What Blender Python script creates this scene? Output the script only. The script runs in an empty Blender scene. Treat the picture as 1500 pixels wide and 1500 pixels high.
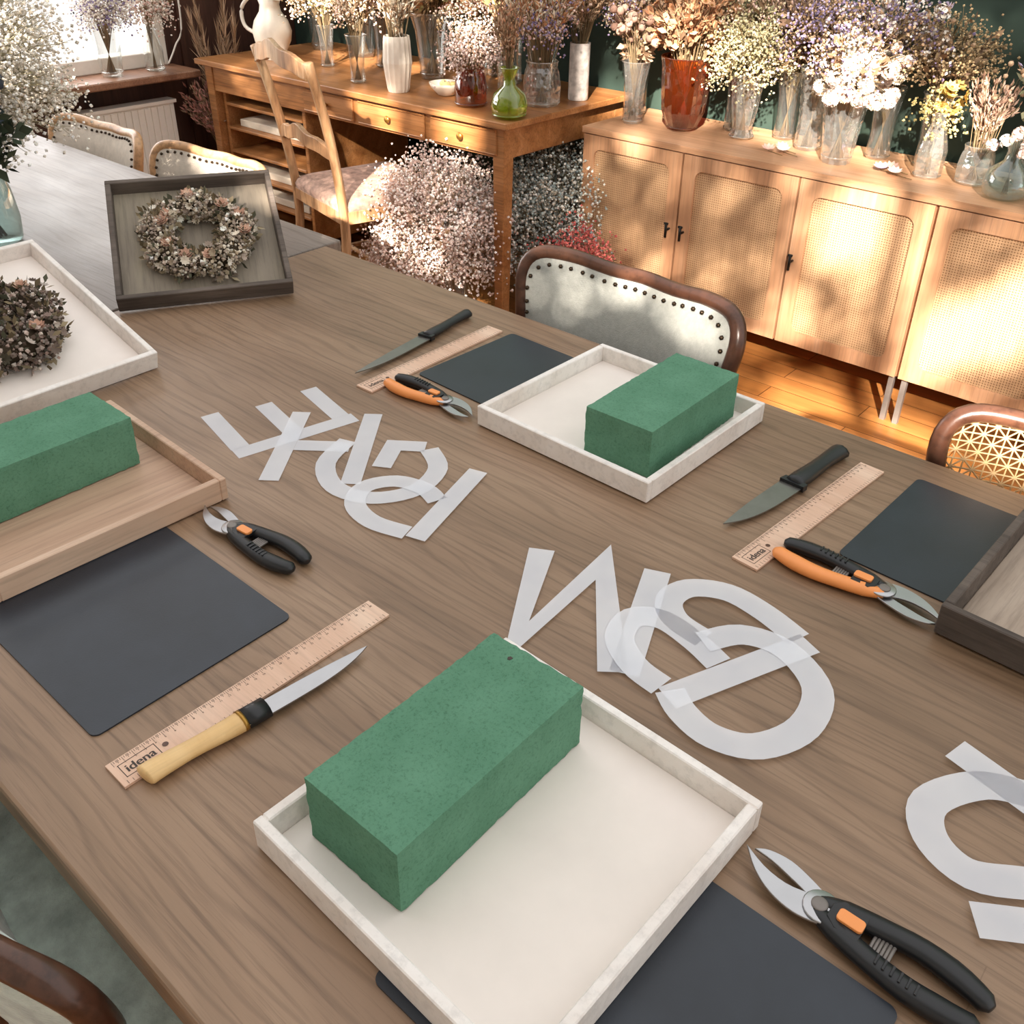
import bpy, math, random
import numpy as np
from mathutils import Matrix, Vector
random.seed(7); rng=np.random.default_rng(7)
TZ=0.75   # table top height above the floor; everything below is built relative to the table top
FL=-TZ
def lin(c):
    if isinstance(c,str):
        c=c.lstrip('#'); c=[int(c[i:i+2],16)/255 for i in (0,2,4)]
    return tuple((v/12.92 if v<=.04045 else ((v+.055)/1.055)**2.4) for v in c)
# ------------------------------------------------------------------ materials
def newmat(name):
    m=bpy.data.materials.new(name); m.use_nodes=True
    nt=m.node_tree; b=nt.nodes['Principled BSDF']; return m,nt,b
def N(nt,t,**k):
    n=nt.nodes.new(t)
    for a,v in k.items(): setattr(n,a,v)
    return n
def coords(nt,sc=(1,1,1),rot=(0,0,0)):
    tc=N(nt,'ShaderNodeTexCoord'); mp=N(nt,'ShaderNodeMapping')
    mp.inputs['Scale'].default_value=sc; mp.inputs['Rotation'].default_value=rot
    nt.links.new(tc.outputs['Object'],mp.inputs[0]); return mp.outputs[0]
def noise(nt,vec,scale=5,detail=4,rough=.6,dist=0):
    n=N(nt,'ShaderNodeTexNoise'); n.inputs['Scale'].default_value=scale; n.inputs['Detail'].default_value=detail
    n.inputs['Roughness'].default_value=rough; n.inputs['Distortion'].default_value=dist
    nt.links.new(vec,n.inputs['Vector']); return n.outputs['Fac']
def ramp(nt,fac,stops):
    r=N(nt,'ShaderNodeValToRGB'); e=r.color_ramp.elements
    while len(e)<len(stops): e.new(.5)
    for i,(p,c) in enumerate(stops):
        e[i].position=p; e[i].color=(*c,1)
    nt.links.new(fac,r.inputs[0]); return r.outputs[0]
def mix(nt,a,b,f,mode='MIX'):
    m=N(nt,'ShaderNodeMix',data_type='RGBA',blend_type=mode)
    for s,v in ((m.inputs[0],f),(m.inputs[6],a),(m.inputs[7],b)):
        if hasattr(v,'links') : nt.links.new(v,s)
        else: s.default_value=v if not isinstance(v,tuple) else (*v[:3],1)
    return m.outputs[2]
def bump(nt,b,h,st=.3,dist=.002):
    n=N(nt,'ShaderNodeBump'); n.inputs['Strength'].default_value=st; n.inputs['Distance'].default_value=dist
    nt.links.new(h,n.inputs['Height']); nt.links.new(n.outputs[0],b.inputs['Normal'])
def simple(name,col,rough=.5,metal=0,var=.12,vs=30,bmp=0,bs=200,spec=.5,sheen=0):
    m,nt,b=newmat(name); c=lin(col)
    v=coords(nt); f=noise(nt,v,vs,4)
    d=tuple(x*(1-var) for x in c); l=tuple(min(1,x*(1+var)) for x in c)
    nt.links.new(ramp(nt,f,[(.3,d),(.7,l)]),b.inputs['Base Color'])
    b.inputs['Roughness'].default_value=rough; b.inputs['Metallic'].default_value=metal
    b.inputs['Specular IOR Level'].default_value=spec
    if sheen: b.inputs['Sheen Weight'].default_value=sheen
    if bmp: bump(nt,b,noise(nt,v,bs,3),bmp,.002)
    return m
def wood(name,dark,mid,light,st=(1.2,14,14),rough=.45,bmp=.15,fine=(4,160,160),pores=.35,spec=.5):
    m,nt,b=newmat(name)
    v=coords(nt,st); f=noise(nt,v,1.0,6,.6,.8)
    c=ramp(nt,f,[(.28,lin(dark)),(.5,lin(mid)),(.74,lin(light))])
    v2=coords(nt,fine); f2=noise(nt,v2,1.0,4,.7)
    pc=ramp(nt,f2,[(.36,(1-pores,)*3),(.52,(1,1,1))])
    c=mix(nt,c,pc,1.0,'MULTIPLY')
    nt.links.new(c,b.inputs['Base Color']); b.inputs['Roughness'].default_value=rough
    b.inputs['Specular IOR Level'].default_value=spec
    bump(nt,b,f2,bmp,.001); return m
def vcmat(name,rough=.8):
    m,nt,b=newmat(name); a=N(nt,'ShaderNodeVertexColor',layer_name='Col')
    nt.links.new(a.outputs[0],b.inputs['Base Color']); b.inputs['Roughness'].default_value=rough
    b.inputs['Specular IOR Level'].default_value=.2
    return m
def glass(name,tint,alpha=.8,rough=.04,bs=60,bst=.4,milk=0):
    m=bpy.data.materials.new(name); m.use_nodes=True; nt=m.node_tree; nt.nodes.clear()
    o=N(nt,'ShaderNodeOutputMaterial'); t=N(nt,'ShaderNodeBsdfTransparent'); t.inputs[0].default_value=(*lin(tint),1)
    g=N(nt,'ShaderNodeBsdfGlossy'); g.inputs['Roughness'].default_value=rough; g.inputs[0].default_value=(1,1,1,1)
    lw=N(nt,'ShaderNodeLayerWeight'); lw.inputs[0].default_value=.35
    mth=N(nt,'ShaderNodeMath',operation='MULTIPLY_ADD'); mth.inputs[1].default_value=.75; mth.inputs[2].default_value=max(.03,1-alpha-.1)
    nt.links.new(lw.outputs['Facing'],mth.inputs[0])
    v=coords(nt); vo=N(nt,'ShaderNodeTexVoronoi'); vo.inputs['Scale'].default_value=bs; nt.links.new(v,vo.inputs['Vector'])
    bp=N(nt,'ShaderNodeBump'); bp.inputs['Strength'].default_value=bst; bp.inputs['Distance'].default_value=.004
    nt.links.new(vo.outputs['Distance'],bp.inputs['Height']); nt.links.new(bp.outputs[0],g.inputs['Normal']); nt.links.new(bp.outputs[0],lw.inputs['Normal'])
    tsh=t.outputs[0]
    if milk:
        df=N(nt,'ShaderNodeBsdfDiffuse'); df.inputs[0].default_value=(*lin(tint),1); nt.links.new(bp.outputs[0],df.inputs['Normal'])
        m0=N(nt,'ShaderNodeMixShader'); m0.inputs[0].default_value=milk; nt.links.new(tsh,m0.inputs[1]); nt.links.new(df.outputs[0],m0.inputs[2]); tsh=m0.outputs[0]
    ms=N(nt,'ShaderNodeMixShader'); nt.links.new(mth.outputs[0],ms.inputs[0]); nt.links.new(tsh,ms.inputs[1]); nt.links.new(g.outputs[0],ms.inputs[2])
    nt.links.new(ms.outputs[0],o.inputs[0]); return m

M={}
# oak table
def tablemat(name,dk,md,lt,r0,r1,spec=.5):
    m,nt,b=newmat(name)
    v=coords(nt,(.9,6,6)); f=noise(nt,v,1.1,5,.6,1.4)
    w=N(nt,'ShaderNodeTexWave'); w.wave_type='BANDS'; w.bands_direction='Y'
    w.inputs['Scale'].default_value=8.0; w.inputs['Distortion'].default_value=13; w.inputs['Detail'].default_value=2.5; w.inputs['Detail Scale'].default_value=.8
    nt.links.new(coords(nt,(.42,2.0,1)),w.inputs['Vector'])
    c=ramp(nt,f,[(.25,lin(dk)),(.5,lin(md)),(.78,lin(lt))])
    wc=ramp(nt,w.outputs['Fac'],[(.0,(.60,.57,.54)),(.22,(1,1,1))])
    c=mix(nt,c,wc,.5,'MULTIPLY')
    f2=noise(nt,coords(nt,(7,240,240)),1,4,.7); c=mix(nt,c,ramp(nt,f2,[(.34,(.55,.51,.48)),(.5,(1,1,1))]),.55,'MULTIPLY')
    f4=noise(nt,coords(nt,(1.6,2.8,1)),1,5); c=mix(nt,c,ramp(nt,f4,[(.35,(.84,.82,.80)),(.6,(1,1,1))]),1.0,'MULTIPLY')
    vo=N(nt,'ShaderNodeTexVoronoi'); vo.inputs['Scale'].default_value=1.7; nt.links.new(coords(nt,(1,1.9,1)),vo.inputs['Vector'])
    c=mix(nt,c,ramp(nt,vo.outputs['Distance'],[(.012,(.5,.45,.42)),(.05,(1,1,1))]),1.0,'MULTIPLY')
    br=N(nt,'ShaderNodeTexBrick'); br.inputs['Scale'].default_value=1; br.inputs['Brick Width'].default_value=3.0; br.inputs['Row Height'].default_value=.138
    br.inputs['Mortar Size'].default_value=.0005; br.inputs['Color1'].default_value=(1,1,1,1); br.inputs['Color2'].default_value=(.93,.92,.91,1); br.inputs['Mortar'].default_value=(.78,.75,.73,1)
    nt.links.new(coords(nt),br.inputs['Vector']); c=mix(nt,c,br.outputs['Color'],1.0,'MULTIPLY')
    nt.links.new(c,b.inputs['Base Color'])
    r=ramp(nt,noise(nt,coords(nt,(2,5,5)),2,4),[(.3,(r0,)*3),(.7,(r1,)*3)]); nt.links.new(r,b.inputs['Roughness']); b.inputs['Specular IOR Level'].default_value=spec
    bump(nt,b,f2,.2,.0012); return m
M['table']=tablemat('oak_table','#786049','#94785f','#ab8f75',.34,.46)
M['table2']=tablemat('grey_oak_table','#6f645d','#897d75','#9e928a',.38,.48,.45)
M['deskwood']=wood('desk_oak','#8c572f','#a87243','#bf885a',st=(1.5,16,16),rough=.4)
M['cabwood']=wood('cabinet_oak','#b48562','#c49671','#d4a785',st=(1.5,18,18),rough=.5,pores=.2)
M['cabwoodv']=wood('cabinet_oak_v','#b48562','#c49671','#d4a785',st=(18,18,1.5),fine=(160,160,4),rough=.5,pores=.2)
M['darkwood']=wood('dark_walnut','#2e1a10','#41261a','#573525',st=(14,14,1.5),fine=(120,120,4),rough=.4)
M['chairwood']=wood('chair_walnut','#38221a','#523426','#6e4a37',st=(6,6,6),fine=(60,60,60),rough=.28)
M['antiquewood']=wood('antique_wood','#906544','#b38962','#d4b894',st=(12,12,3),fine=(60,60,6),rough=.45)
M['palewood']=wood('pale_rim_wood','#a9784f','#c69a70','#dab58e',st=(9,9,9),fine=(60,60,60),rough=.4)
M['ruler']=wood('ruler_beech','#d3ab90','#deb9a0','#e7c8b0',st=(12,3,3),fine=(200,8,8),rough=.5,pores=.12)
M['ink']=simple('black_ink','#3a302a',.6)
M['mat']=simple('black_slate_mat','#242a33',.34,var=.25,vs=9,bmp=.08,bs=500)
def foam():
    m,nt,b=newmat('green_floral_foam'); v=coords(nt)
    f=noise(nt,v,18,5,.6); f2=noise(nt,v,330,4,.85)
    c=ramp(nt,f,[(.3,lin('#5d8a70')),(.7,lin('#6b997f'))])
    c=mix(nt,c,ramp(nt,f2,[(.34,(.52,.57,.54)),(.5,(1,1,1))]),.7,'MULTIPLY')
    nt.links.new(c,b.inputs['Base Color']); b.inputs['Roughness'].default_value=.95; b.inputs['Specular IOR Level'].default_value=.1
    f3=noise(nt,v,260,6,.9); bump(nt,b,f3,.5,.002); return m
M['foam']=foam()
M['whitewash']=wood('whitewashed_wood','#e0d4cc','#efe8e2','#faf6f3',st=(7,7,7),fine=(90,90,90),rough=.6,pores=.12,bmp=.4)
M['traybase']=simple('white_tray_base','#f0e6de',.6,var=.04,vs=12)
M['rawwood']=wood('raw_pine','#b39079','#c8a68d','#d8bba3',st=(10,2,10),fine=(160,6,160),rough=.6,pores=.18)
M['greywood']=wood('weathered_grey_wood','#463d38','#5f544c','#7b6f66',st=(3,12,12),fine=(6,120,120),rough=.8,pores=.3,bmp=.4)
M['greybase']=wood('weathered_grey_base','#7b7062','#8e8374','#a0957f',st=(9,2,9),fine=(150,8,150),rough=.8,pores=.2)
M['greybase2']=wood('grey_tray_base','#9a8878','#ad9b8b','#bfae9e',st=(9,2,9),fine=(150,8,150),rough=.8,pores=.2)
M['steel']=simple('brushed_steel','#b4b4b6',.3,1.0,var=.05)
M['bladesteel']=simple('blade_steel','#8a8883',.3,.8,var=.1)
M['blackplastic']=simple('black_plastic','#17181b',.36)
M['orange']=simple('orange_plastic','#f39a55',.4,var=.03)
M['handlewood']=wood('knife_handle_wood','#d8ad6e','#e8c288','#f2d29c',st=(9,3,9),rough=.5,pores=.1)
M['bluefab']=simple('grey_blue_velvet','#b1b3ad',.95,var=.1,vs=110,bmp=.6,bs=420,spec=.1,sheen=.3)
M['creamfab']=simple('cream_fabric','#cfc4b6',.95,var=.1,vs=60,bmp=.3,bs=300,spec=.1)
M['greenfab']=simple('sage_velvet','#bcc9be',.95,var=.3,vs=30,bmp=.8,bs=240,spec=.1,sheen=.5)
M['floral']=simple('floral_tapestry','#a98a7a',.95,var=.45,vs=38,bmp=.2)
M['bronze']=simple('bronze_stud','#3f3327',.35,.8)
M['cane']=simple('cane_strand','#bf9e72',.55)
M['blackmetal']=simple('black_iron','#1b1a19',.4,.6)
M['greymetal']=simple('grey_metal_leg','#7c7570',.4,.3)
M['brass']=simple('brass','#a9803e',.35,.9)
M['ceramic']=simple('cream_ceramic','#e9dfd0',.3,var=.04)
M['whitepaint']=simple('white_enamel','#ebe4da',.4,var=.03)
M['marble']=simple('marbled_ceramic','#d4cec8',.3,var=.35,vs=40)
M['paper']=simple('paper_stack','#d9cdbb',.8,var=.08)
M['vc']=vcmat('dried_flower_tones')
M['clear']=glass('clear_cut_glass','#f8f8f4',.80,milk=.07)
M['clearsm']=glass('clear_glass','#f4f6f4',.86,bs=8,bst=.05,milk=.03)
M['amber']=glass('amber_glass','#bd5a26',.85,bs=30,milk=.06)
M['greeng']=glass('green_glass','#b5cc2c',.85,bs=20,bst=.1,milk=.25)
M['blueg']=glass('aqua_glass','#d5e6e3',.85,bs=10,bst=.1,milk=.05)
M['wallgreen']=simple('dark_green_plaster','#2b3d34',.8,var=.1,vs=3,bmp=.1,bs=60)
M['wallcream']=simple('cream_plaster','#e4dfd8',.85,var=.05,vs=3)  # pale so the added wall behind the camera bounces light
M['wallbrown']=wood('brown_panelling','#38221b','#503329','#684636',st=(8,8,1),fine=(90,90,3),rough=.5)
M['sillwood']=wood('sill_wood','#7a5340','#946a52','#a97e63',rough=.4)
def letters():
    m=bpy.data.materials.new('frosted_stencil_plastic'); m.use_nodes=True; nt=m.node_tree; b=nt.nodes['Principled BSDF']
    b.inputs['Roughness'].default_value=.22
    f=noise(nt,coords(nt),14,2)
    nt.links.new(ramp(nt,f,[(.3,lin('#eceff7')),(.7,lin('#f8faff'))]),b.inputs['Base Color'])
    t=N(nt,'ShaderNodeBsdfTransparent'); ms=N(nt,'ShaderNodeMixShader'); ms.inputs[0].default_value=.6
    o=nt.nodes['Material Output']; nt.links.new(t.outputs[0],ms.inputs[1]); nt.links.new(b.outputs[0],ms.inputs[2]); nt.links.new(ms.outputs[0],o.inputs[0]); return m
M['letter']=letters()
def weave():
    m,nt,b=newmat('woven_rattan'); v=coords(nt)
    def wv(d,s):
        w=N(nt,'ShaderNodeTexWave'); w.bands_direction=d; w.inputs['Scale'].default_value=s; nt.links.new(v,w.inputs['Vector']); return w.outputs['Fac']
    a=wv('X',42); c=wv('Z',42)
    mx=N(nt,'ShaderNodeMath',operation='MAXIMUM'); nt.links.new(a,mx.inputs[0]); nt.links.new(c,mx.inputs[1])
    col=ramp(nt,mx.outputs[0],[(.3,lin('#94704f')),(.7,lin('#cda881'))])
    col=mix(nt,col,ramp(nt,noise(nt,coords(nt,(30,1,4)),2,4),[(.3,(.84,.82,.80)),(.7,(1,1,1))]),1.0,'MULTIPLY')
    nt.links.new(col,b.inputs['Base Color']); b.inputs['Roughness'].default_value=.6; bump(nt,b,mx.outputs[0],.4,.003); return m
M['weave']=weave()
def floormat():
    m,nt,b=newmat('parquet_floor')
    br=N(nt,'ShaderNodeTexBrick'); br.inputs['Scale'].default_value=1; br.inputs['Brick Width'].default_value=.6; br.inputs['Row Height'].default_value=.09
    br.inputs['Mortar Size'].default_value=.0015; br.inputs['Color1'].default_value=(*lin('#c4864c'),1); br.inputs['Color2'].default_value=(*lin('#ad713a'),1); br.inputs['Mortar'].default_value=(*lin('#5a361b'),1)
    nt.links.new(coords(nt,rot=(0,0,0)),br.inputs['Vector'])
    f=noise(nt,coords(nt,(3,40,1)),1,5); c=mix(nt,br.outputs['Color'],ramp(nt,f,[(.3,(.7,.68,.66)),(.65,(1,1,1))]),1.0,'MULTIPLY')
    nt.links.new(c,b.inputs['Base Color']); b.inputs['Roughness'].default_value=.35; return m
M['floor']=floormat()

# ------------------------------------------------------------------ mesh builder
class MB:
    def __init__(s): s.V=[];s.F=[];s.M=[];s.S=[];s.C=[];s.n=0;s.mats=[]
    def mi(s,k):
        if k not in s.mats: s.mats.append(k)
        return s.mats.index(k)
    def add(s,v,f,mat,smooth=False,col=(1,1,1),T=None):
        v=np.asarray(v,float)
        if T is not None:
            T=np.array(T); v=v@T[:3,:3].T+T[:3,3]
        s.V.append(v); n=s.n; s.F.extend([tuple(i+n for i in q) for q in f]); k=s.mi(mat)
        s.M.extend([k]*len(f)); s.S.extend([smooth]*len(f))
        c=np.asarray(col,float)
        if c.ndim==1: c=np.tile(c,(len(v),1))
        s.C.append(c); s.n+=len(v)
    def box(s,c,d,mat,T=None,rz=0,taper=1,col=(1,1,1)):
        x,y,z=[q/2 for q in d]
        v=[(-x*taper,-y*taper,-z),(x*taper,-y*taper,-z),(x*taper,y*taper,-z),(-x*taper,y*taper,-z),(-x,-y,z),(x,-y,z),(x,y,z),(-x,y,z)]
        v=np.array(v)
        if rz:
            cs,sn=math.cos(rz),math.sin(rz); v=v@np.array([[cs,sn,0],[-sn,cs,0],[0,0,1]])
        s.add(v+np.array(c),[(0,3,2,1),(4,5,6,7),(0,1,5,4),(1,2,6,5),(2,3,7,6),(3,0,4,7)],mat,T=T,col=col)
    def b2(s,a,b,mat,T=None):
        s.box([(a[i]+b[i])/2 for i in range(3)],[abs(b[i]-a[i]) for i in range(3)],mat,T)
    def prism(s,poly,z0,z1,mat,T=None,smooth=False):
        n=len(poly); v=[(x,y,z0) for x,y in poly]+[(x,y,z1) for x,y in poly]
        ar=sum(poly[i][0]*poly[(i+1)%n][1]-poly[(i+1)%n][0]*poly[i][1] for i in range(n))
        f=[tuple(range(n-1,-1,-1)),tuple(range(n,2*n))]+[(i,(i+1)%n,n+(i+1)%n,n+i) for i in range(n)]
        if ar<0: f=[q[::-1] for q in f]
        s.add(v,f,mat,smooth,T=T)
    def tube(s,pts,rad,mat,n=8,closed=False,sq=1.0,T=None,col=(1,1,1),up=(0,0,1),smooth=True):
        P=np.array(pts,float); m=len(P)
        R=np.full(m,rad) if np.isscalar(rad) else np.array(rad,float)
        tg=(np.roll(P,-1,0)-np.roll(P,1,0)) if closed else np.gradient(P,axis=0)
        tg/=np.linalg.norm(tg,axis=1)[:,None]+1e-12
        V=[]
        up=np.array(up,float)
        for i in range(m):
            u=up if abs(tg[i]@up)<.95 else np.array([1.,0,0])
            a=np.cross(tg[i],u); a/=np.linalg.norm(a); b=np.cross(a,tg[i])
            for k in range(n):
                th=2*math.pi*(k+.5)/n; V.append(P[i]+R[i]*(math.cos(th)*a+sq*math.sin(th)*b))
        F=[]
        for i in range(m if closed else m-1):
            j=(i+1)%m
            for k in range(n):
                l=(k+1)%n; F.append((i*n+k,j*n+k,j*n+l,i*n+l))
        if not closed: F.append(tuple(range(n))); F.append(tuple((m-1)*n+k for k in range(n-1,-1,-1)))
        s.add(V,F,mat,smooth,T=T,col=col)
    def lathe(s,prof,mat,c=(0,0,0),n=24,T=None,flute=0,col=(1,1,1)):
        V=[];F=[]
        for r,z in prof:
            for k in range(n):
                th=2*math.pi*k/n; rr=r*(1+flute*(1 if k%2 else -1)); V.append((c[0]+rr*math.cos(th),c[1]+rr*math.sin(th),c[2]+z))
        for i in range(len(prof)-1):
            for k in range(n):
                l=(k+1)%n; F.append((i*n+k,i*n+l,(i+1)*n+l,(i+1)*n+k))
        F.append(tuple(range(n-1,-1,-1)))
        s.add(V,F,mat,flute==0,T=T,col=col)
    def inst(s,tv,tf,pos,sc,cols,mat='vc',rot=True,dirs=None,smooth=False):
        pos=np.asarray(pos,float); k=len(pos)
        if k==0: return
        tv=np.asarray(tv,float); sc=np.broadcast_to(np.asarray(sc,float),(k,))
        if dirs is not None:
            d=dirs/np.linalg.norm(dirs,axis=1)[:,None]
            a=np.cross(d,rng.normal(size=(k,3))); a/=np.linalg.norm(a,axis=1)[:,None]+1e-9; b=np.cross(d,a)
            R=np.stack([a,b,d],2)
        elif rot: R,_=np.linalg.qr(rng.normal(size=(k,3,3)))
        else: R=np.tile(np.eye(3),(k,1,1))
        v=np.einsum('kij,nj->kni',R,tv)*sc[:,None,None]+pos[:,None,:]
        m=len(tv); tf=np.array(tf); f=(tf[None]+(np.arange(k)*m)[:,None,None]+s.n).reshape(-1,tf.shape[1])
        s.V.append(v.reshape(-1,3)); s.F.extend(map(tuple,f.tolist())); q=s.mi(mat); s.M.extend([q]*len(f)); s.S.extend([smooth]*len(f))
        cols=np.asarray(cols,float); cols=np.broadcast_to(cols,(k,3)); s.C.append(np.repeat(cols,m,0)); s.n+=k*m
    def obj(s,name,loc=(0,0,0),rz=0,bevel=0,T=None,seg=1,clamp=False):
        me=bpy.data.meshes.new(name); V=np.concatenate(s.V)
        if clamp: V[:,1]=np.minimum(V[:,1],3.118-.02*rng.uniform(0,1,len(V))); V[:,0]=np.maximum(V[:,0],-4.12)
        me.from_pydata(V.tolist(),[],s.F)
        for k in s.mats: me.materials.append(M[k])
        me.polygons.foreach_set('material_index',s.M); me.polygons.foreach_set('use_smooth',s.S)
        C=np.concatenate(s.C); at=me.color_attributes.new('Col','FLOAT_COLOR','POINT')
        at.data.foreach_set('color',np.concatenate([C,np.ones((len(C),1))],1).ravel())
        me.update(); o=bpy.data.objects.new(name,me); bpy.context.collection.objects.link(o)
        if T is not None: o.matrix_world=Matrix([list(r) for r in np.array(T)])
        else: o.location=loc; o.rotation_euler=(0,0,rz)
        if bevel:
            b=o.modifiers.new('bevel','BEVEL'); b.width=bevel; b.segments=seg; b.limit_method='ANGLE'; b.angle_limit=math.radians(50); b.use_clamp_overlap=True
        return o
OCT=([(1,0,0),(-1,0,0),(0,1,0),(0,-1,0),(0,0,1),(0,0,-1)],[(0,2,4),(2,1,4),(1,3,4),(3,0,4),(2,0,5),(1,2,5),(3,1,5),(0,3,5)])
g=(1+5**.5)/2; q=1/math.sqrt(1+g*g)
ICO=([(x*q,y*q*1,z*q) for x,y,z in [(-1,g,0),(1,g,0),(-1,-g,0),(1,-g,0),(0,-1,g),(0,1,g),(0,-1,-g),(0,1,-g),(g,0,-1),(g,0,1),(-g,0,-1),(-g,0,1)]],
 [(0,11,5),(0,5,1),(0,1,7),(0,7,10),(0,10,11),(1,5,9),(5,11,4),(11,10,2),(10,7,6),(7,1,8),(3,9,4),(3,4,2),(3,2,6),(3,6,8),(3,8,9),(4,9,5),(2,4,11),(6,2,10),(8,6,7),(9,8,1)])
GRAIN=([(x*.45,y*.45,z*1.6) for x,y,z in OCT[0]],OCT[1])
LEAF=([(0,0,0),(.28,.0,.5),(0,.06,1),(-.28,.0,.5)],[(0,1,2,3)])
HAIR=([(-.05,0,0),(.05,0,0),(0,0,1)],[(0,1,2)])
def petals(n=9,l=1,w=.3,up=.5):
    v=[];f=[]
    for k in range(n):
        a=2*math.pi*k/n; c,s=math.cos(a),math.sin(a)
        b=len(v); v+= [(0,0,0),(c*l*.6-s*w,s*l*.6+c*w,up*.5),(c*l,s*l,up),(c*l*.6+s*w,s*l*.6-c*w,up*.5)]; f.append((b,b+1,b+2,b+3))
    return v,f
PET=petals()
def pick(cols,k,j=.14):
    c=np.array([lin(x) for x in cols]); i=rng.integers(0,len(c),k); c=c[i]
    gm=c.mean(1,keepdims=True)*np.array([[1.08,1.0,.9]]); c=c*.82+gm*.18   # dried, dusty tones
    return np.clip(c*(1+rng.normal(0,j,(k,1))),0.002,1)
def disc(k,r=1): 
    a=rng.uniform(0,2*math.pi,k); q=np.sqrt(rng.uniform(0,1,k))*r
    return np.stack([q*np.cos(a),q*np.sin(a)],1)
def bouquet(mb,base,neck,neckr,spread,h,n,kind,cols,stem='#8a7350',lean=(0,0),size=1.0,hv=.3):
    bx,by,bz=base
    for i in range(n):
        d=disc(1)[0]; hh=h*rng.uniform(1-hv,1)
        if kind in('dots','fluff'): hh*=math.sqrt(max(.25,1-.5*(d@d)))
        p0=np.array([bx-d[0]*neckr*.6,by-d[1]*neckr*.6,bz+.01]); p1=np.array([bx+d[0]*neckr,by+d[1]*neckr,bz+neck])
        p3=np.array([bx+d[0]*spread+lean[0],by+d[1]*spread+lean[1],bz+hh]); p2=(p1*.5+p3*.5)+np.array([-d[0]*spread*.12,-d[1]*spread*.12,.02])
        P=np.array([p0,p1,p2,p3]); mb.tube(P,.0013*size**.5,'vc',3,col=pick([stem],1)[0])
        dr=p3-p2; dr/=np.linalg.norm(dr)
        if kind=='dots':
            k=48; off=rng.normal(0,.028*size,(k,3)); pos=p3+off; mb.inst(*OCT,pos,rng.uniform(.0026,.006,k)*size**.6,pick(cols,k))
            for j in range(0,k,6): mb.tube([p2,p3*.5+p2*.5,pos[j]],.0006,'vc',3,col=lin(stem))
        elif kind=='pod':
            mb.inst(*ICO,[p3],[.017*size*rng.uniform(.7,1.15)],pick(cols,1),smooth=True)
            mb.inst(*petals(6,1,.3,.1),[p3+dr*.016*size],[.011*size],pick(cols,1)*.8,dirs=np.array([dr]))
        elif kind=='spike':
            k=30; t=rng.uniform(0,1,k)[:,None]; pos=p3-dr*(1-t)*.11*size+rng.normal(0,.005*size,(k,3))
            mb.inst(*GRAIN,pos,rng.uniform(.005,.008,k)*size**.7,pick(cols,k),dirs=np.tile(dr,(k,1))+rng.normal(0,.35,(k,3)))
        elif kind=='plume':
            k=170; t=rng.uniform(0,1,k)[:,None]; L=.22*size; pos=p3-dr*(1-t)*L
            mb.inst(*HAIR,pos,rng.uniform(.025,.05,k)*size,pick(cols,k),dirs=np.tile(dr,(k,1))*1.1+rng.normal(0,.55,(k,3))*(1.15-t))
        elif kind=='fluff':
            k=80; o=rng.normal(size=(k,3)); o/=np.linalg.norm(o,axis=1)[:,None]; mb.inst(*PET,p3+o*.019*size*rng.uniform(.5,1.1,(k,1)),rng.uniform(.005,.011,k)*size,pick(cols,k,.2),dirs=o)
        elif kind=='leaf':
            k=16; t=rng.uniform(.2,1,k)[:,None]; pos=p1*(1-t)+p3*t+rng.normal(0,.004,(k,3)); mb.inst(*LEAF,pos,rng.uniform(.02,.045,k)*size,pick(cols,k),dirs=dr+rng.normal(0,.6,(k,3)))
        elif kind=='straw':
            for sc,u in ((.02,0),(.015,.002),(.010,.004)): mb.inst(*PET,[p3+dr*u],[sc*size],pick(cols,1),dirs=np.array([dr]))
            mb.inst(*ICO,[p3+dr*.004],[.005*size],[lin('#7a5a20')])
def wreath(mb,R,r,T,pal,roses,n=3400):
    def tor(k,j=1.0):
        a=rng.uniform(0,2*math.pi,k); b=rng.uniform(0,2*math.pi,k); rr=r*rng.uniform(.7,1.25,k)*j*(1+.2*np.sin(5*a+1)+.12*np.sin(9*a))
        c=(R+rr*np.cos(b)); p=np.stack([c*np.cos(a),c*np.sin(a),r*.75+rr*np.sin(b)*.8],1); nrm=np.stack([np.cos(b)*np.cos(a),np.cos(b)*np.sin(a),np.sin(b)],1)
        p[:,2]=np.maximum(p[:,2],.004); return p,nrm
    def W(p): return p@T[:3,:3].T+T[:3,3]
    a=np.linspace(0,2*math.pi,24,endpoint=False); mb.tube(W(np.stack([R*np.cos(a),R*np.sin(a),a*0+r*.8],1)),r*.7,'vc',7,closed=True,col=lin('#3a2f22'))
    p,nn=tor(n); mb.inst(*OCT,W(p),rng.uniform(.0018,.0052,n),pick(pal,n,.25))
    p,nn=tor(600,1.1); nn[:,2]=abs(nn[:,2])+.15; mb.inst(*LEAF,W(p),rng.uniform(.010,.02,600),pick(['#5c5c48','#7a6a4e','#9a8a6c'],600),dirs=nn@T[:3,:3].T+rng.normal(0,.4,(600,3)))
    p,nn=tor(180,1.15); mb.inst(*PET,W(p),rng.uniform(.006,.010,180),pick(pal,180),dirs=nn@T[:3,:3].T+rng.normal(0,.3,(180,3)))
    for i in range(roses):
        al=2*math.pi*(i+rng.uniform(0,.7))/roses; rr=R+rng.uniform(-.012,.012); pp=np.array([[rr*math.cos(al),rr*math.sin(al),r*1.45]])
        for sc,z in ((.014,0),(.011,.004),(.007,.007)): mb.inst(*petals(7,1,.45,.7),W(pp+[0,0,z]),[sc],pick(['#d3a186','#e0b89c','#c9967c'],1),dirs=np.array([T[:3,2]]))
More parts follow.
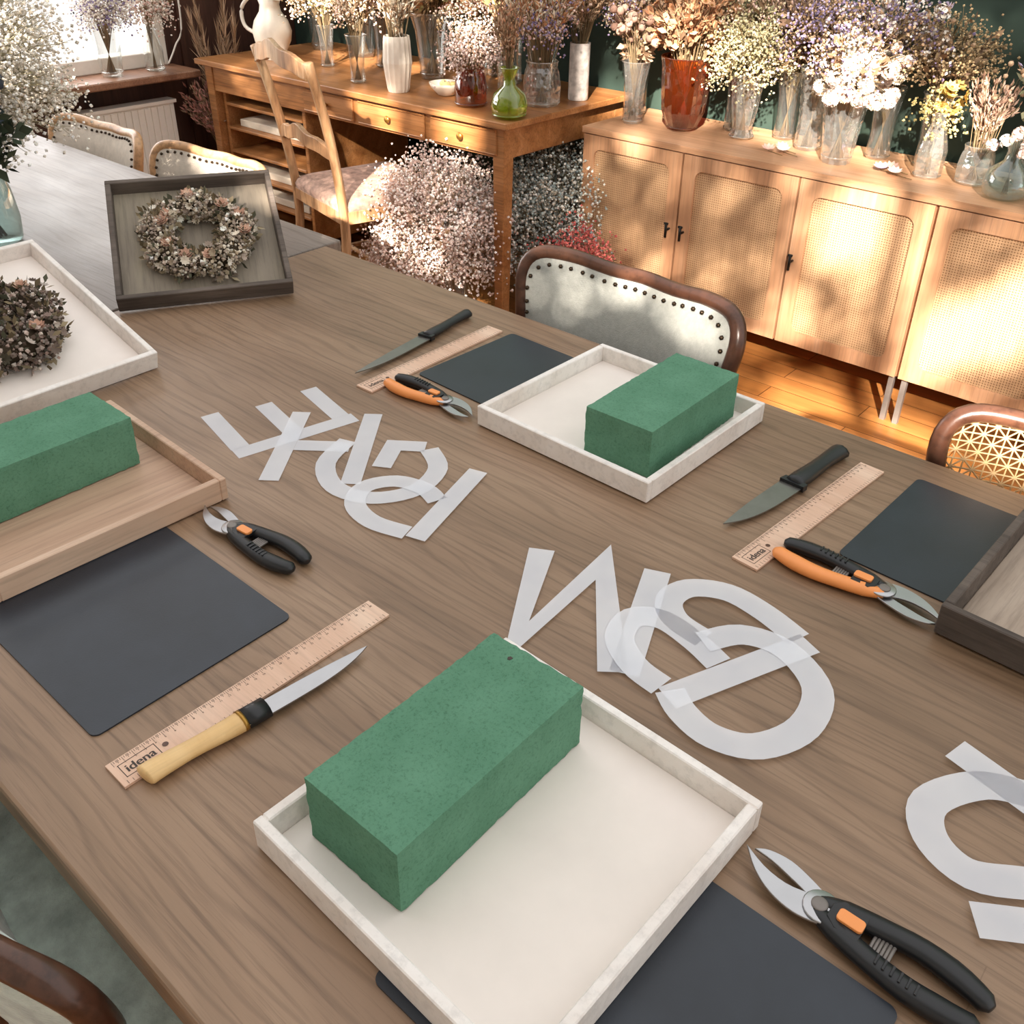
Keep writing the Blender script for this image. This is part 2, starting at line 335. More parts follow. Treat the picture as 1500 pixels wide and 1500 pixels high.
def catmull(P,k=6,closed=False):
    P=np.array(P,float); out=[]; n=len(P)
    for i in range(n if closed else n-1):
        a,b,c,d=[P[(i+j)%n] if closed else P[min(max(i+j,0),n-1)] for j in (-1,0,1,2)]
        for t in np.arange(k)/k: out.append(.5*((2*b)+(-a+c)*t+(2*a-5*b+4*c-d)*t*t+(-a+3*b-3*c+d)*t**3))
    if not closed: out.append(P[-1])
    return np.array(out)

# ------------------------------------------------------------------ room
def shell():
    m=MB(); m.b2((-4.3,-1.0,FL-.05),(3.2,3.25,FL),'floor'); m.obj('floor')
    m=MB(); m.b2((-4.3,3.14,FL),(3.2,3.26,1.95),'wallgreen'); m.obj('wall_back')
    m=MB(); x0,x1=-4.27,-4.15
    m.b2((x0,-1.0,FL),(x1,3.14,-.09),'wallbrown'); m.b2((x0,-1.0,1.55),(x1,3.14,1.95),'wallbrown')
    m.b2((x0,-1.0,-.09),(x1,.1,1.55),'wallbrown'); m.b2((x0,2.42,-.09),(x1,3.14,1.55),'wallbrown')
    for yy in (2.5,2.72,2.94): m.b2((x1,yy,FL),(x1+.012,yy+.17,1.95),'wallbrown')
    m.obj('wall_left')
    m=MB(); m.b2((-4.22,2.34,-.06),(-4.13,2.42,1.5),'whitepaint'); m.b2((-4.22,.1,-.06),(-4.13,.18,1.5),'whitepaint'); m.b2((-4.22,.18,1.42),(-4.13,2.34,1.5),'whitepaint'); m.b2((-4.22,.18,-.06),(-4.13,2.34,.0),'whitepaint')
    for yy in (.9,1.62): m.b2((-4.21,yy-.03,0),(-4.14,yy+.03,1.42),'whitepaint')
    m.b2((-4.2,.18,.95),(-4.15,2.34,.99),'whitepaint'); m.obj('window_1',bevel=.004)
    m=MB(); m.b2((-4.22,0,-.09),(-3.93,2.45,-.06),'sillwood'); m.obj('trim_window_sill',bevel=.005)
    m=MB(); m.b2((-4.15,3.12,FL),(3.2,3.14,FL+.1),'darkwood'); m.obj('baseboard_back')
    # unseen wall added behind the camera; its high windows shape the sun patches
    m=MB(); y0,y1=-.92,-.8
    zs,zt=1.29,2.95
    m.b2((-4.15,y0,FL),(3.2,y1,zs),'wallcream'); m.b2((-4.15,y0,zt),(3.2,y1,zt+.2),'wallcream')
    for a,b in ((-4.15,-1.85),(-.35,-.1),(2.3,3.2)): m.b2((a,y0,zs),(b,y1,zt),'wallcream')
    m.obj('added_sun_wall')
    for nm,a,b in (('added_sun_window_2',-1.85,-.35),('added_sun_window_3',-.1,2.3)):  # unseen window frames, added with the wall to let sun in
        m=MB(); t=.04; p,q=-.88,-.83
        m.b2((a,p,zs),(a+t,q,zt),'whitepaint'); m.b2((b-t,p,zs),(b,q,zt),'whitepaint'); m.b2((a+t,p,zs),(b-t,q,zs+.04),'whitepaint'); m.b2((a+t,p,zt-.04),(b-t,q,zt),'whitepaint')
        c=(a+b)/2; m.b2((c-.025,p,zs+.04),(c+.025,q,zt-.04),'whitepaint'); m.obj(nm)
    # unseen leaf screen added outside: gaps placed to throw sun patches indoors
    m=MB()
    for i in range(13):
        x=-2.2+i*.36; top=rng.uniform(2.3,3.0)
        m.tube(catmull([(x,-1.35,FL-.0),(x+.1,-1.3,.6),(x-.05,-1.25,1.6),(x+.12,-1.3,top)],4),[.014]*13,'darkwood',5)
    gaps=[(1.24,2.32,.19,.15,.5),(1.37,2.14,.10,.18,.3),(1.07,1.98,.08,.13,.4),(1.54,2.04,.10,.18,.5),(1.35,1.70,.36,.11,0),(1.20,2.70,.45,.18,0),(.44,2.43,.08,.07,0),(-.68,2.25,.10,.07,0),(-.26,2.22,.12,.10,0),(-.6,2.02,.07,.28,0),(-.05,2.66,.38,.15,0),(.55,2.74,.26,.15,0),(1.78,2.3,.10,.30,.5),(-.72,1.74,.45,.07,0),(-.95,2.6,.35,.12,0),(.72,1.75,.12,.05,.3),(.55,2.0,.05,.12,.5)]
    k=30000; P=np.stack([rng.uniform(-2.5,3.0,k),rng.uniform(-1.42,-1.18,k),rng.uniform(1.0,3.4,k)],1)
    px=P[:,0]-(P[:,1]+1.3)*(-.45/.8); pz=P[:,2]-(P[:,1]+1.3)*(-.5/.8); keep=np.ones(k,bool)
    for gx,gz,rx,rz_,sh in gaps:
        dd=((px-gx-sh*(pz-gz))/rx)**2+((pz-gz)/rz_)**2; keep&=dd>rng.uniform(.8,1.25,k)
    P=P[keep]; k=len(P); m.inst(*LEAF,P,rng.uniform(.06,.09,k),pick(['#4f6a35','#3f5a2c'],k))
    m.obj('added_sun_leaf_screen')
shell()

# ------------------------------------------------------------------ tables
def table(name,x0,x1,y0,y1,mt):
    m=MB(); m.b2((x0,y0,-.035),(x1,y1,0),mt)
    ap=.07
    m.b2((x0+ap,y0+ap,-.12),(x1-ap,y0+ap+.025,-.0355),mt); m.b2((x0+ap,y1-ap-.025,-.12),(x1-ap,y1-ap,-.0355),mt)
    m.b2((x0+ap,y0+ap,-.12),(x0+ap+.025,y1-ap,-.0355),mt); m.b2((x1-ap-.025,y0+ap,-.12),(x1-ap,y1-ap,-.0355),mt)
    for x in (x0+.1,x1-.1):
        for y in (y0+.1,y1-.1): m.box((x,y,(FL-.0355)/2),(.075,.075,-FL-.0355),mt,taper=.7)
    return m.obj(name,bevel=.004,seg=2)
table('dining_table',-1.611,.62,.1385,1.246,'table')
table('dining_table.001',-3.35,-1.615,.16,1.292,'table2')

# ------------------------------------------------------------------ trays
def tray(name,loc,rz,L,W,H,rim,base,t=.0095,T=None,fl=.006):
    m=MB(); a,b=L/2,W/2
    m.b2((-a+t,-b+t,.001),(a-t,b-t,fl),base)
    m.b2((-a,-b,0),(a,-b+t,H),rim); m.b2((-a,b-t,0),(a,b,H),rim); m.b2((-a,-b+t,0),(-a+t,b-t,H),rim); m.b2((a-t,-b+t,0),(a,b-t,H),rim)
    return m.obj(name,loc,rz,bevel=.0012,T=T)
MT=.0022
tray('wooden_tray',(-.3384,.3996,MT),1.5452-math.pi/2,.294,.302,.031,'whitewash','traybase')
tray('wooden_tray.001',(-.6836,1.0387,MT),1.5545-math.pi/2,.301,.297,.031,'whitewash','traybase')
tray('wooden_tray.002',(-1.095,.395,MT),math.radians(-2),.30,.295,.031,'rawwood','rawwood')
tray('wooden_tray.003',(-.013,1.037,MT),math.radians(-2),.30,.30,.038,'greywood','greybase2')
def brick(name,loc,rz,hole=False):
    m=MB(); L,W,H=.2265,.1068,.0709
    n=(40,19,12); V={};vl=[];F=[]
    def vid(i,j,k):
        if (i,j,k) not in V:
            V[(i,j,k)]=len(vl)
            p=np.array([(i/n[0]-.5)*L,(j/n[1]-.5)*W,k/n[2]*H])
            sg=np.array([-1 if i==0 else (1 if i==n[0] else 0),-1 if j==0 else (1 if j==n[1] else 0),-1 if k==0 else (1 if k==n[2] else 0)])
            if abs(sg).sum()>=2: p=p-sg*abs(rng.normal(.0005,.00025))
            else: p=p+rng.normal(0,.00008,3)
            vl.append(p)
        return V[(i,j,k)]
    for i in range(n[0]):
        for j in range(n[1]):
            F.append((vid(i,j,n[2]),vid(i+1,j,n[2]),vid(i+1,j+1,n[2]),vid(i,j+1,n[2]))); F.append((vid(i,j,0),vid(i,j+1,0),vid(i+1,j+1,0),vid(i+1,j,0)))
    for i in range(n[0]):
        for k in range(n[2]):
            F.append((vid(i,0,k),vid(i+1,0,k),vid(i+1,0,k+1),vid(i,0,k+1))); F.append((vid(i,n[1],k),vid(i,n[1],k+1),vid(i+1,n[1],k+1),vid(i+1,n[1],k)))
    for j in range(n[1]):
        for k in range(n[2]):
            F.append((vid(0,j,k),vid(0,j,k+1),vid(0,j+1,k+1),vid(0,j+1,k))); F.append((vid(n[0],j,k),vid(n[0],j+1,k),vid(n[0],j+1,k+1),vid(n[0],j,k+1)))
    m.add(vl,F,'foam')
    if hole: m.prism([(.094,.017),(.098,.0165),(.0985,.0195),(.096,.021),(.0935,.0195)],H-.001,H+.0005,'ink')  # dark patch on top paints the shade inside a small hole
    m.obj(name,loc,rz)
brick('floral_foam_brick',(-.4057,.3994,MT+.007),1.5787,True)
brick('floral_foam_brick.001',(-.6163,1.0417,MT+.007),1.5812)
brick('floral_foam_brick.002',(-1.141,.388,MT+.007),1.5708)
def frameT(o,X,Y):
    X=np.array(X,float);Y=np.array(Y,float);X/=np.linalg.norm(X);Y/=np.linalg.norm(Y);T=np.eye(4);T[:3,0]=X;T[:3,1]=Y;T[:3,2]=np.cross(X,Y);T[:3,3]=o;return T
def off(T,x,y,z=0):
    R=T.copy(); R[:3,3]=T[:3,3]+T[:3,0]*x+T[:3,1]*y+T[:3,2]*z; return R
ph=math.radians(27.5); T1=frameT((-1.597,.757,.001),(.505,.863,0),(-.863*math.cos(ph),.505*math.cos(ph),math.sin(ph)))
tray('wooden_tray.004',None,0,.313,.305,.034,'greywood','greybase',T=off(T1,.1565,.1525),t=.010)
ph=math.radians(15); T2=frameT((-1.343,.30,.001),(0,1,0),(-math.cos(ph),0,math.sin(ph)))
tray('wooden_tray.005',None,0,.381,.385,.032,'whitewash','traybase',T=off(T2,.1905,.1925))
m=MB(); Tc=off(T1,.1565,.15,.007); wreath(m,.077,.024,Tc,['#cdbca4','#e0d2bd','#a08d74','#b9a495','#efe6d8','#a89484'],9); m.obj('dried_flower_wreath')
m=MB(); Tc=off(T2,.200,.19,.007); wreath(m,.083,.030,Tc,['#6a564a','#8c746a','#4a4436','#b49f95','#7b6a60','#cdbfb4'],4); m.obj('dried_flower_wreath.001')
m=MB(); m.box((-1.85,.985,.052),(.1,.07,.104),'rawwood',rz=math.radians(60)); m.obj('prop_block',bevel=.002)
m=MB(); m.box((-1.66,.5,.0355),(.07,.2,.071),'rawwood'); m.obj('prop_block.001',bevel=.002)

# ------------------------------------------------------------------ slate mats
def rrect(L,W,r,k=5):
    P=[]
    for cx,cy,a0 in ((L/2-r,W/2-r,0),(-L/2+r,W/2-r,90),(-L/2+r,-W/2+r,180),(L/2-r,-W/2+r,270)):
        for i in range(k+1):
            a=math.radians(a0+90*i/k); P.append((cx+r*math.cos(a),cy+r*math.sin(a)))
    return P
def pmat(name,c,L,W,rz=0):
    m=MB(); m.prism(rrect(L,W,.008),0,.0018,'mat'); m.obj(name,(c[0],c[1],.0002),rz)
pmat('placemat',(-.850,.335),.306,.228)
pmat('placemat.001',(-.866,1.055),.30,.223,math.radians(-2))
pmat('placemat.002',(-.152,1.066),.30,.232,math.radians(-2))
pmat('placemat.003',(-.185,.358),.30,.235)

# ------------------------------------------------------------------ rulers (local x along the length)
def ruler(name,x,y,t):
    m=MB(); L,W=.31,.0345
    m.b2((-L/2,-W/2,0),(L/2,W/2,.0028),'ruler')
    z=.00285
    for i in range(301):
        xx=-.15+i*.001; ln=.0065 if i%10==0 else (.005 if i%5==0 else .003)
        if i%5 and i%2: continue
        m.b2((xx-.00018,W/2-.001-ln,z),(xx+.00018,W/2-.001,z+.0001),'ink')
        if i%10==0 or i%5==0: m.b2((xx-.00018,-W/2+.001,z),(xx+.00018,-W/2+.001+ln*.7,z+.0001),'ink')
    m.lathe([(.0001,z+.0002),(.003,z+.0002)],'chairwood',(-.105,0,0),12)
    for a,b in (((-.148,-.009),(-.112,-.0083)),((-.148,.0083),(-.112,.009)),((-.148,-.009),(-.1473,.009)),((-.1127,-.009),(-.112,.009))): m.b2((*a,z),(*b,z+.0001),'ink')
    def txt(body,size,cx,cy,bold=0):
        cu=bpy.data.curves.new('lab','FONT'); cu.body=body; cu.size=size; ob=bpy.data.objects.new('lab',cu); bpy.context.collection.objects.link(ob)
        bpy.context.view_layer.update(); me=bpy.data.meshes.new_from_object(ob.evaluated_get(bpy.context.evaluated_depsgraph_get()))
        v=np.array([tuple(q.co) for q in me.vertices]); f=[tuple(p.vertices) for p in me.polygons]
        v[:,0]-=(v[:,0].max()+v[:,0].min())/2; v[:,1]-=(v[:,1].max()+v[:,1].min())/2; v[:,0]+=cx; v[:,1]+=cy; v[:,2]=z+.0002; m.add(v,f,'ink')
        if bold: v2=v.copy(); v2[:,0]+=bold; v2[:,2]+=.00003; m.add(v2,f,'ink')
        bpy.data.objects.remove(ob)
    txt('idena',.0135,-.13,0,.0006)
    for i in range(1,31): txt(str(i),.0032,-.15+i*.01,W/2-.0092)
    m.obj(name,(x,y,.0003),t)
ruler('ruler',-.6389,.3658,1.5611); ruler('ruler.001',-1.0441,1.0098,1.5848); ruler('ruler.002',-.3670,1.0159,1.4958)

# ------------------------------------------------------------------ knives: local x from butt(0) to tip
def knife(name,butt,tip,hl,bw,hw,handle,mirror=1,ferr=False):
    L=math.dist(butt,tip); ang=math.atan2(tip[1]-butt[1],tip[0]-butt[0]); m=MB(); s=mirror
    n=14; top=[];bot=[]
    bl=L-hl
    for i in range(n+1):
        u=i/n; x=hl-.004+(bl+.004)*u
        top.append((x,s*bw*(.5-(.25*u**3)))); bot.append((x,s*(-bw*.5+ (bw*.75)*u**4)))
    m.prism(top+bot[::-1],.0075,.0092,'steel' if ferr else 'bladesteel')
    P=[(0.0,0,.010),(.008,s*.001,.010),(hl*.35,s*.001,.010),(hl*.7,-s*.0005,.010),(hl,0,.010)]
    m.tube(catmull(P,3),[hw*.55,hw*.95,hw*1.02,hw*1.0,hw*.95,hw*.9,hw*.85,hw*.85,hw*.9,hw*.95,hw,hw*.95,hw*.9],handle,10,sq=.62)
    if ferr:
        m.tube([(hl-.02,0,.010),(hl+.004,0,.010)],hw*1.02,'blackplastic',12,sq=.66)
        m.tube([(hl-.024,0,.010),(hl-.02,0,.010)],hw*1.04,'brass',12,sq=.66)
    else: 
        m.prism([(hl-.006,-.6*bw),(hl+.004,-.6*bw),(hl+.006,.55*bw),(hl-.006,.5*bw)] if s>0 else [(hl-.006,-.5*bw),(hl+.006,-.55*bw),(hl+.004,.6*bw),(hl-.006,.6*bw)],.005,.0135,handle)
    m.obj(name,(butt[0],butt[1],-.0012),ang)
knife('kitchen_knife',(-1.119,1.174),(-1.080,.876),.125,.024,.0115,'blackplastic',-1)
knife('kitchen_knife.001',(-.402,1.175),(-.428,.908),.125,.030,.0140,'blackplastic',-1)
knife('kitchen_knife.002',(-.616,.226),(-.592,.468),.118,.020,.0125,'handlewood',1,True)

# ------------------------------------------------------------------ pruners
def pruner(name,piv,ang,sc,lowmat,upmat,mir=1):
    m=MB(); k=mir
    def p2(P): return [(x,k*y) for x,y in P]
    m.prism(p2(catmull([(-.02,.006),(-.006,.014),(.012,.0175),(.032,.014),(.05,.004),(.066,-.012)],4).tolist()+catmull([(.066,-.012),(.046,-.0035),(.026,-.001),(.008,-.005),(-.012,-.008)],3).tolist()[1:]),.0095,.0118,'steel')
    m.prism(p2(catmull([(-.02,-.004),(-.004,-.013),(.012,-.019),(.032,-.0235),(.050,-.021),(.06,-.0145)],4).tolist()+catmull([(.06,-.0145),(.044,-.0135),(.028,-.010),(.010,-.005),(-.004,.004)],3).tolist()[1:]),.0068,.0093,'steel')
    m.lathe([(.0145,.0119),(.0145,.0132),(.0135,.0138),(.0001,.0138)],'steel',(-.004,0,0),20)
    m.lathe([(.0065,.0138),(.0065,.0152),(.0045,.0158),(.0001,.0158)],'greymetal',(-.002,0,0),16)
    up=catmull([(.0,k*.004,.0095),(-.02,k*.009,.0095),(-.045,k*.014,.0095),(-.075,k*.0175,.0095),(-.105,k*.0155,.0095),(-.124,k*.0105,.0095)],3)
    lo=catmull([(.0,-k*.005,.0095),(-.02,-k*.010,.0095),(-.045,-k*.015,.0095),(-.075,-k*.0185,.0095),(-.105,-k*.0155,.0095),(-.126,-k*.009,.0095)],3)
    r=np.interp(np.linspace(0,1,16),[0,.2,.45,.75,.95,1],[.006,.0095,.0092,.0105,.0085,.004])
    m.tube(up,r,upmat,12,sq=.8); m.tube(lo,r,lowmat,12,sq=.8)
    m.prism(p2([(-.036,-.013),(-.016,-.013),(-.010,-.006),(-.010,.006),(-.018,.012),(-.036,.013)]),.012,.0168,'blackplastic')
    m.prism(p2(rrect(.020,.011,.003)),0,.0042,'orange',T=np.array([[1,0,0,-.026],[0,1,0,0],[0,0,1,.0150],[0,0,0,1]]))
    for i in range(6):
        x=-.044-.0028*i; m.tube([(x,-.0075,.0095),(x,.0075,.0095)],.0015,'greymetal',6)
    for i in range(6): m.box((-.052-.006*i,k*(.0150+.0006*i),.0176),(.002,.009,.0012),'blackplastic')
    o=m.obj(name,(piv[0],piv[1],-.0005),ang,bevel=.0004); o.scale=(sc,sc,1.0)
pruner('pruning_shears',(-.874,.496),math.radians(185),.97,'blackplastic','blackplastic')
pruner('pruning_shears.001',(-.910,.903),math.radians(3),.93,'orange','blackplastic',1)
pruner('pruning_shears.002',(-.231,.914),math.radians(1),1.04,'orange','blackplastic',1)
pruner('pruning_shears.003',(-.116,.506),math.radians(180),1.03,'blackplastic','blackplastic')

# ------------------------------------------------------------------ stencil letters
LZ=[0.0006]
def ribbon(m,P,w,z):
    P=np.array(P,float); n=len(P); L=[];R=[]
    for i in range(n):
        a=P[i]-P[i-1] if i>0 else P[1]-P[0]; b=P[i+1]-P[i] if i<n-1 else P[-1]-P[-2]
        a/=np.linalg.norm(a); b/=np.linalg.norm(b); na=np.array([-a[1],a[0]]); nb=np.array([-b[1],b[0]]); q=na+nb; q/=np.linalg.norm(q); s=min(1/max(q@na,.3),2.3)
        L.append(P[i]+q*w/2*s); R.append(P[i]-q*w/2*s)
    V=[(*p,z) for p in L]+[(*p,z) for p in R]
    F=[(n+i,n+i+1,i+1,i) for i in range(n-1)]
    m.add(V,F,'letter')
def letter(ch,strokes,w):
    m=MB(); z=LZ[0]; LZ[0]+=.0007
    for kind,P in strokes: ribbon(m,catmull(P,5) if kind=='c' else P,w,z)
    return m.obj('stencil_letter_'+ch)
w=.027
letter('e',[('l',[(-1.027,.607),(-.986,.788)]),('l',[(-1.036,.622),(-1.150,.648)]),('l',[(-1.018,.699),(-1.118,.721)]),('l',[(-1.002,.774),(-1.108,.798)])],w)
letter('h',[('l',[(-.938,.597),(-1.055,.744)]),('l',[(-.852,.664),(-.972,.812)]),('l',[(-.985,.678),(-.925,.726)])],w)
letter('g',[('c',[(-.940,.735),(-.915,.675),(-.860,.645),(-.805,.661),(-.777,.712),(-.793,.768),(-.838,.796)]),('l',[(-.846,.797),(-.882,.770),(-.852,.719)])],w)
letter('p',[('l',[(-.700,.636),(-.748,.800)]),('c',[(-.716,.638),(-.765,.625),(-.810,.636),(-.831,.671),(-.811,.708),(-.770,.720),(-.738,.712)])],w)
w=.031
letter('m',[('l',[(-.572,.722),(-.490,.580),(-.503,.752),(-.388,.612)]),('l',[(-.378,.618),(-.446,.780)])],w)
letter('b',[('l',[(-.327,.618),(-.258,.785)]),('c',[(-.340,.628),(-.377,.634),(-.412,.657),(-.420,.693),(-.394,.712),(-.350,.706),(-.314,.694)]),('c',[(-.345,.716),(-.384,.722),(-.407,.745),(-.401,.778),(-.365,.800),(-.318,.797),(-.270,.783)])],w)
letter('c',[('c',[(-.330,.628),(-.305,.612),(-.268,.605),(-.230,.623),(-.209,.673),(-.222,.728),(-.272,.758),(-.318,.748),(-.343,.710)])],w)
letter('r',[('c',[(-.02,.735),(-.060,.715),(-.087,.667),(-.073,.631),(-.037,.618),(.001,.640),(.03,.66)]),('l',[(-.092,.742),(.08,.70)]),('l',[(-.02,.58),(.07,.64)])],w)

# ------------------------------------------------------------------ chairs (local: floor z=0, faces +Y)
def chair(name,loc,rz,fab,frame,top=.85,cane=False,studs='bronze',saddle=.012,seatup=0):
    m=MB(); zt=top
    def yb(x,z): return -.185-.17*(z-.45)/.4*.5 + .055*(x/.22)**2
    O=[(-.185,.50),(-.20,.62),(-.222,zt-.10),(-.228,zt-.035),(-.205,zt-.004),(-.15,zt-.002),(-.07,zt-saddle),(0,zt-saddle*.9),(.07,zt-saddle),(.15,zt-.002),(.205,zt-.004),(.228,zt-.035),(.222,zt-.10),(.20,.62),(.185,.50),(.1,.485),(0,.48),(-.1,.485)]
    C=catmull(O,4,True); P3=[(x,yb(x,z),z) for x,z in C]
    m.tube(P3,.0135,frame,10,closed=True,up=(0,1,0))
    c=np.array([0,.66]); rings=8; nC=len(C)
    if not cane:
        for side in (1,-1):
            V=[];F=[]
            for ri in range(rings+1):
                s=1-ri/rings*.999
                for (x,z) in C:
                    X=c[0]+(x-c[0])*s*.985; Z=c[1]+(z-c[1])*s*.985
                    V.append((X,yb(X,Z)+side*(.008+.014*(1-s**6)),Z))
            for ri in range(rings):
                for k in range(nC):
                    l=(k+1)%nC; F.append((ri*nC+k,ri*nC+l,(ri+1)*nC+l,(ri+1)*nC+k) if side>0 else (ri*nC+k,(ri+1)*nC+k,(ri+1)*nC+l,ri*nC+l))
            m.add(V,F,fab,True)
        if fab!='greenfab':
            pts=catmull(O,12,True); last=None; S=[]
            for i,(x,z) in enumerate(pts):
                X=c[0]+(x-c[0])*.905; Z=c[1]+(z-c[1])*.915
                if last is None or math.dist((X,Z),last)>.019: S.append((X,yb(X,Z)+.019,Z)); last=(X,Z)
            m.inst(*ICO,S,.0045,(1,1,1),mat=studs,smooth=True)
    else:
        poly=[(x*.97,.66+(z-.66)*.97) for x,z in C]
        def inside(x,z):
            r=False; n=len(poly)
            for i in range(n):
                x1,z1=poly[i]; x2,z2=poly[(i+1)%n]
                if (z1>z)!=(z2>z) and x<(x2-x1)*(z-z1)/(z2-z1)+x1: r=not r
            return r
        for dx,dz,stp in ((1,0,.013),(0,1,.013),(.7071,.7071,.0184),(.7071,-.7071,.0184)):
            nx,nz=-dz,dx
            for k in range(-28,29):
                o=k*stp; run=[]
                for t in np.arange(-.35,.35,.01):
                    x=nx*o+dx*t; z=.66+nz*o+dz*t
                    if inside(x,z): run.append((x,yb(x,z),z))
                    else:
                        if len(run)>1: m.tube(run,.0014,'cane',4,up=(0,1,0))
                        run=[]
                if len(run)>1: m.tube(run,.0014,'cane',4,up=(0,1,0))
    for s in (-1,1):
        m.tube(catmull([(s*.195,-.235,0),(s*.19,-.20,.22),(s*.188,yb(.188,.45),.44),(s*.192,yb(.19,.55),.56)],4),[.014,.015,.016,.017,.018,.018,.018,.018,.018,.018,.017,.016,.015],frame,8)
        m.tube(catmull([(s*.205,.20,0),(s*.205,.195,.2),(s*.20,.19,.40)],4),[.012,.013,.014,.016,.018,.020,.021,.022,.022],frame,8)
    m.prism(rrect(.44,.42,.05),.375,.425+seatup,frame)
    V=[];F=[];ol=rrect(.45,.43,.06,6); n=len(ol)
    prof=[(1.0,.425),(1.02,.44),(1.0,.458),(.93,.472),(.8,.48),(.5,.486),(.001,.488)]
    for s_,z in prof: V+=[(x*s_,y*s_,z+seatup) for x,y in ol]
    for i in range(len(prof)-1):
        for k in range(n): l=(k+1)%n; F.append((i*n+k,i*n+l,(i+1)*n+l,(i+1)*n+k))
    m.add(V,F,fab,True)
    if fab!='greenfab': m.inst(*ICO,[(x*1.01,y*1.01,.434) for x,y in catmull(ol,2,True)],.0045,(1,1,1),mat=studs,smooth=True)
    return m.obj(name,(loc[0],loc[1],FL),rz)
PI=math.pi
chair('dining_chair',(-.872,1.085),PI+math.radians(-2),'bluefab','chairwood',.852)
chair('dining_chair.001',(-2.22,1.17),PI+math.radians(3),'creamfab','palewood',.805)
chair('dining_chair.002',(-2.76,1.15),PI+math.radians(2),'creamfab','palewood',.80)
chair('dining_chair.003',(-.075,1.075),PI,'creamfab','chairwood',.82,cane=True)
chair('dining_chair.004',(-.715,.292),math.radians(-3),'greenfab','chairwood',.755,seatup=.06)

def antique():
    m=MB()
    for s in (-1,1):
        m.tube(catmull([(s*.20,-.26,0),(s*.195,-.205,.25),(s*.195,-.20,.45),(s*.205,-.235,.70),(s*.215,-.29,.93)],4),[.017]*17,'antiquewood',6,sq=1.1)
        m.tube(catmull([(s*.20,.20,0),(s*.205,.21,.2),(s*.205,.20,.43)],4),[.012,.013,.015,.016,.018,.02,.021,.022,.022],'antiquewood',8)
        m.tube([(s*.2,-.21,.17),(s*.205,.205,.17)],.009,'antiquewood',6)
    def rail(z0,h,y,wv):
        n=20;V=[];F=[]
        for i in range(n+1):
            x=-.205+.41*i/n; u=x/.205; top=z0+h/2+wv*math.cos(u*PI*1.0)+.006*math.cos(u*3*PI); bt=z0-h/2+wv*.8*math.cos(u*PI)+.004*math.cos(u*3*PI)
            yy=y-.03*(1-u*u)
            V+=[(x,yy-.009,bt),(x,yy+.009,bt),(x,yy+.009,top),(x,yy-.009,top)]
        for i in range(n):
            for k in range(4): l=(k+1)%4; F.append((i*4+k,i*4+l,(i+1)*4+l,(i+1)*4+k))
        F+=[(0,1,2,3),(n*4+3,n*4+2,n*4+1,n*4)]
        m.add(V,F,'antiquewood')
    rail(.925,.055,-.29,.02); rail(.66,.045,-.225,.018)
    m.tube([(-.2,.2,.3),(.2,.2,.3)],.010,'antiquewood',6); m.tube([(-.2,0,.17),(.2,0,.17)],.009,'antiquewood',6)
    m.prism([(-.205,-.21),(.205,-.21),(.225,.22),(-.225,.22)],.395,.44,'antiquewood')
    V=[];F=[];ol=[(x*(1+.12*(y+.2)),y) for x,y in rrect(.41,.42,.04,5)]; n=len(ol); prof=[(1,.44),(1.01,.455),(.97,.47),(.85,.482),(.5,.492),(.001,.494)]
    for s_,z in prof: V+=[(x*s_,y*s_,z) for x,y in ol]
    for i in range(len(prof)-1):
        for k in range(n): l=(k+1)%n; F.append((i*n+k,i*n+l,(i+1)*n+l,(i+1)*n+k))
    m.add(V,F,'floral',True)
    m.obj('antique_side_chair',(-2.69,2.30,FL),math.radians(-14),bevel=.002)
antique()

